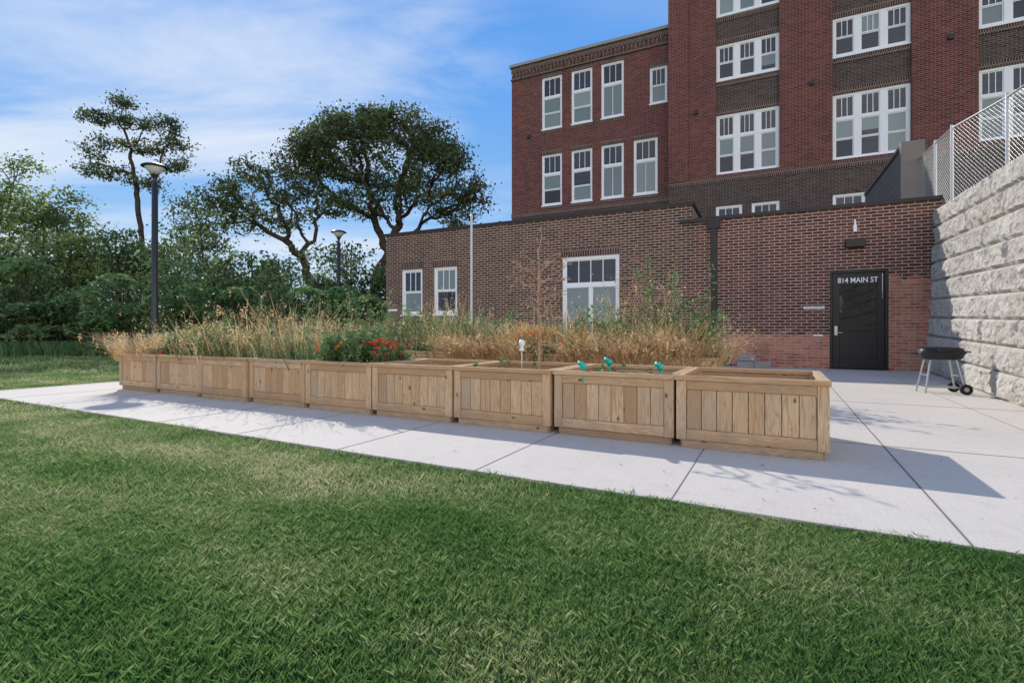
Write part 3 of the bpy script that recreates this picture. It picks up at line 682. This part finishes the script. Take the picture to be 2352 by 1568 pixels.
grassclump(parts,5.9,8.6,.1,1.1,650,.80,.007,.16,0,40,sd=.5)
V,F,R,M=join(parts); npmesh('dry_grass_plants',V,F,R,L_dry)
def weeds(parts,t0,t1,v0,v1,n,h,lsz,nl,bush=.06,z0=.15,asp=.35):
    B=bed(t0,t1,v0,v1,n); hh=h*rng.uniform(.5,1.2,n); ln=rng.normal(size=(n,2))*.12*hh[:,None]
    T=B+np.concatenate([ln,hh[:,None]],1); parts.append((tubes(B,T,np.full(n,.004),np.full(n,.002),4),1))
    f=rng.uniform(z0,1,(n,nl)); C=B[:,None]+(T-B)[:,None]*f[:,:,None]+rng.normal(size=(n,nl,3))*np.array([bush,bush,.02])*(1.25-f[:,:,None]*.7)
    rr=np.repeat(rng.random(n),nl)*.6+.4*rng.random(n*nl)
    parts.append((leaves(C.reshape(-1,3),lsz,asp,.8,rr),0)); return T
parts=[]
weeds(parts,8.0,10.3,.15,1.05,24,.46,.042,34)
weeds(parts,9.2,9.9,.15,.6,20,.50,.055,40,.08)
weeds(parts,6.6,8.4,.15,1.05,24,.60,.036,30)
weeds(parts,8.4,9.2,.15,1.05,26,.68,.048,44,.08)
weeds(parts,7.2,7.7,.15,1.05,14,.95,.030,40,.04)
weeds(parts,6.0,6.4,.15,1.05,9,.98,.028,40,.035)
weeds(parts,6.4,7.0,.15,1.05,10,.65,.036,20,.05)
T5=weeds(parts,5.2,5.9,.10,.95,130,.50,.026,120,.05)
weeds(parts,4.95,5.3,.2,.9,44,.34,.026,70,.05)
weeds(parts,1.3,3.6,3.6,4.5,70,.88,.046,44,.08)
weeds(parts,3.4,4.8,3.38,4.2,90,.44,.032,60,.06)
weeds(parts,4.8,8.2,3.6,4.5,100,.88,.046,48,.09)
weeds(parts,5.2,10.8,3.5,4.5,90,.78,.044,50,.09)
weeds(parts,1.25,1.6,3.5,4.4,10,1.5,.042,50,.07,z0=.3)
weeds(parts,1.9,2.3,3.5,4.4,9,1.6,.046,50,.08,z0=.3)
weeds(parts,7.6,9.6,3.4,4.4,14,1.3,.05,50,.1,z0=.2)
weeds(parts,.15,4.8,.15,1.05,60,.08,.018,8,.02)
weeds(parts,1.5,2.3,.15,1.05,8,.16,.035,14,.03)
weeds(parts,3.0,3.5,.15,1.05,5,.20,.035,16,.03)
grassclump(parts,5.9,10.8,.1,1.1,1700,.50,.009,.2,0,50,False)
grassclump(parts,1.3,10,3.4,4.5,4500,.72,.009,.2,0,60,False)
V,F,R,M=join(parts); npmesh('garden_weeds',V,F,R,[L_weed,M_stem],None,M)
def flowers(name,C,sz,mat):
    V,F,R=leaves(np.repeat(C,9,0)+rng.normal(size=(len(C)*9,3))*sz*.45,sz*.6,.7,.5); npmesh(name,V,F,R,mat)
def zcol(n,a,b): return np.stack([np.zeros(n),np.zeros(n),rng.uniform(a,b,n)],1)
flowers('marigold_flowers',np.concatenate([bed(3.3,4.7,3.36,3.6,80,0)+zcol(80,.82,1.08),bed(5.3,5.9,.1,.9,6,0)+zcol(6,.80,.95)]),.034,L_or)
flowers('red_flowers',bed(4.92,5.25,.15,.9,60,0)+zcol(60,.68,.94),.024,L_red)
# bare shrubs
def shrub(name,base,h,w,na=140,rt=.0042,lo=.62,seeds=5,ls=.017,dz=.27):
    b0=np.array(base); att=np.concatenate([b0+np.array([0,0,h*lo])+ellip((0,0,0),(w,w,h*dz),na,.15),b0+np.array([0,0,h*.88])+ellip((0,0,0),(w*.25,w*.25,h*.16),na//6,.2)])
    P,par=grow(base,[tuple(b0+np.array([.01,0,h*.3])),tuple(b0+np.array([-.01,.01,h*.5])),tuple(b0+np.array([.01,0,h*.72]))],att,.055,.075,2,60,.30,.42)
    n=len(P); r=np.zeros(n); acc=np.zeros(n); e=2.3
    for i in range(n-1,-1,-1):
        r[i]=max(rt,acc[i]**(1/e)) if acc[i]>0 else rt
        if par[i]>=0: acc[par[i]]+=r[i]**e
    r=np.minimum(r,.016); idx=np.arange(1,n); p=par[idx]; T=tubes(P[p],P[idx],r[p],r[idx],5)
    kids=np.bincount(par[par>=0],minlength=n); tips=P[(kids==0)]
    C=np.repeat(tips,seeds,0)+rng.normal(size=(len(tips)*seeds,3))*.012
    V,F,R,M=join([(T,0),(leaves(C,ls,.7),1)]); npmesh(name,V,F,R,[M_stem,M_stem],None,M)
shrub('bare_shrub',(.33,6.15,.5),1.80,.46,90)
b2=PW(2.55,3.95,.5); shrub('bare_shrub',tuple(b2),2.05,.40,55)
b2=PW(2.1,4.2,.5); shrub('bare_shrub',tuple(b2),1.6,.34,34)
b2=PW(7.4,.6,.5); shrub('bare_shrub',tuple(b2),1.0,.24,26,.0032)
b2=PW(6.35,.6,.5); shrub('bare_shrub',tuple(b2),.95,.22,22,.0032)
# small objects
M_teal=plain('teal_plastic',(.01,.42,.34),.3,.05,spec=.6)
for (px,py,Yg) in ((1371,859,4.92),(1433,850,5.3),(1557,862,4.72)):
    mb=MB(); z=Z(py,Yg); prof=[(0,.034)]+[(.036*math.cos(a),.036*math.sin(a)) for a in [math.pi/2*(1-k/4) for k in range(1,8)]]+[(.012,-.05),(.008,-.16),(0,-.2)]
    mb.lathe(prof,seg=18); mb.cyl((0,0,.02),(-.05,-.02,.03),.02,.024,12)
    mb.obj('watering_globe',[M_teal],None,(X(px,Yg),Yg+.12,z),smooth=True)
mb=MB(); mb.lathe([(0,.0),(.030,.0),(.034,.02),(.018,.045),(.036,.08),(.038,.115),(.024,.14),(0,.143)],seg=18); mb.cyl((0,0,-.25),(0,0,0),.005)
mb.obj('white_bird_feeder',[M_white],None,(X(1223,6.2),6.2,.80),smooth=True)
q=PW(6.25,.35,.53); mb=MB(); mb.cyl((0,0,0),(0,0,.34),.003); mb.quad([(0,0,.34),(.055,0,.31),(.05,.0,.24),(0,0,.25)],1); mb.obj('orange_marker_flag',[M_silver,plain('flag_orange',(.8,.2,.03))],None,q)
q=PW(9.75,.1,.67); mb=MB(); mb.lathe([(0,.04)]+[(.04*math.sin(a),.04*math.cos(a)) for a in [k*math.pi/8 for k in range(1,8)]]+[(0,-.04)],seg=16); mb.obj('red_ball',[plain('red_rubber',(.5,.03,.04))],None,q,smooth=True)
# ------------------------------------------------------------ light
L=Vector((.85,-1.34,-1)).normalized()
sd=bpy.data.lights.new('sun','SUN'); sd.energy=5.0; sd.angle=math.radians(.6); sd.color=(1,.93,.83)
so=bpy.data.objects.new('sun',sd); so.rotation_euler=L.to_track_quat('-Z','Y').to_euler(); so.location=(-20,30,30); link(so)
w=bpy.data.worlds.new('World'); S.world=w; w.use_nodes=True; nt=w.node_tree; nt.nodes.clear(); b=NB(nt)
out=b.n('ShaderNodeOutputWorld'); bg=b.n('ShaderNodeBackground'); bg.inputs[1].default_value=.1
sk=b.n('ShaderNodeTexSky',sky_type='NISHITA'); sk.sun_disc=False; sk.sun_elevation=math.radians(32.2); sk.sun_rotation=math.radians(-32.4); sk.air_density=1.0; sk.dust_density=.2; sk.ozone_density=2.5
tc=b.n('ShaderNodeTexCoord').outputs['Generated']; sp=b.n('ShaderNodeSeparateXYZ'); b.l(tc,sp.inputs[0])
el=b.math('MAXIMUM',sp.outputs[2],0)
grad=b.ramp(b.math('POWER',el,.7),[(0,(.60,.76,.93)),(.25,(.33,.60,.96)),(.6,(.12,.39,.94)),(1,(.08,.27,.76))])
gs=b.n('ShaderNodeVectorMath',operation='SCALE'); b.l(grad,gs.inputs[0]); gs.inputs['Scale'].default_value=9.6
base=b.mix(.90,sk.outputs[0],gs.outputs[0])
zz=b.math('ADD',el,.16)
cv=b.n('ShaderNodeCombineXYZ'); b.l(b.math('DIVIDE',sp.outputs[0],zz),cv.inputs[0]); b.l(b.math('DIVIDE',sp.outputs[1],zz),cv.inputs[1])
n1=b.noise(b.map(cv.outputs[0],(.7,1.9,1),(0,0,-.75)),1.0,9,.58,.7); n2=b.noise(b.map(cv.outputs[0],(1,1,1),(0,0,0),(1.2,4,0)),.55,3)
side=b.mr(sp.outputs[0],.05,-.45,.0,.24)
cl=b.math('MULTIPLY',b.mr(b.math('ADD',n1,b.math('MULTIPLY',side,.25)),.43,.76),b.mr(b.math('ADD',n2,side),.36,.60))
col=b.mix(b.math('MULTIPLY',cl,.85,clamp=True),base,(8.8,9.2,9.8))
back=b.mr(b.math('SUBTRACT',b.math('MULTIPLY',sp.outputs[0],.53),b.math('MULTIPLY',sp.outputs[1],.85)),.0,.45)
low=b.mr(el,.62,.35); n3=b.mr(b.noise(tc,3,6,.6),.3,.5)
fill_bank=b.math('MULTIPLY',b.math('MULTIPLY',back,low),n3)  # unseen bright low cloud band, added behind the camera to fill shaded fronts
col=b.mix(fill_bank,col,(24,22.3,20.5))
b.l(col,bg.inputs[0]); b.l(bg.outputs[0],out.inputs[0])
# ------------------------------------------------------------ camera
cd=bpy.data.cameras.new('camera'); cd.sensor_width=36; cd.lens=17.82; cd.shift_y=-25/2400; cd.clip_start=.05; cd.clip_end=4000
co=bpy.data.objects.new('camera',cd); co.location=(0,0,H); co.rotation_euler=(math.pi/2,0,0); link(co); S.camera=co
S.view_settings.view_transform='Standard'; S.view_settings.look='None'; S.view_settings.exposure=0
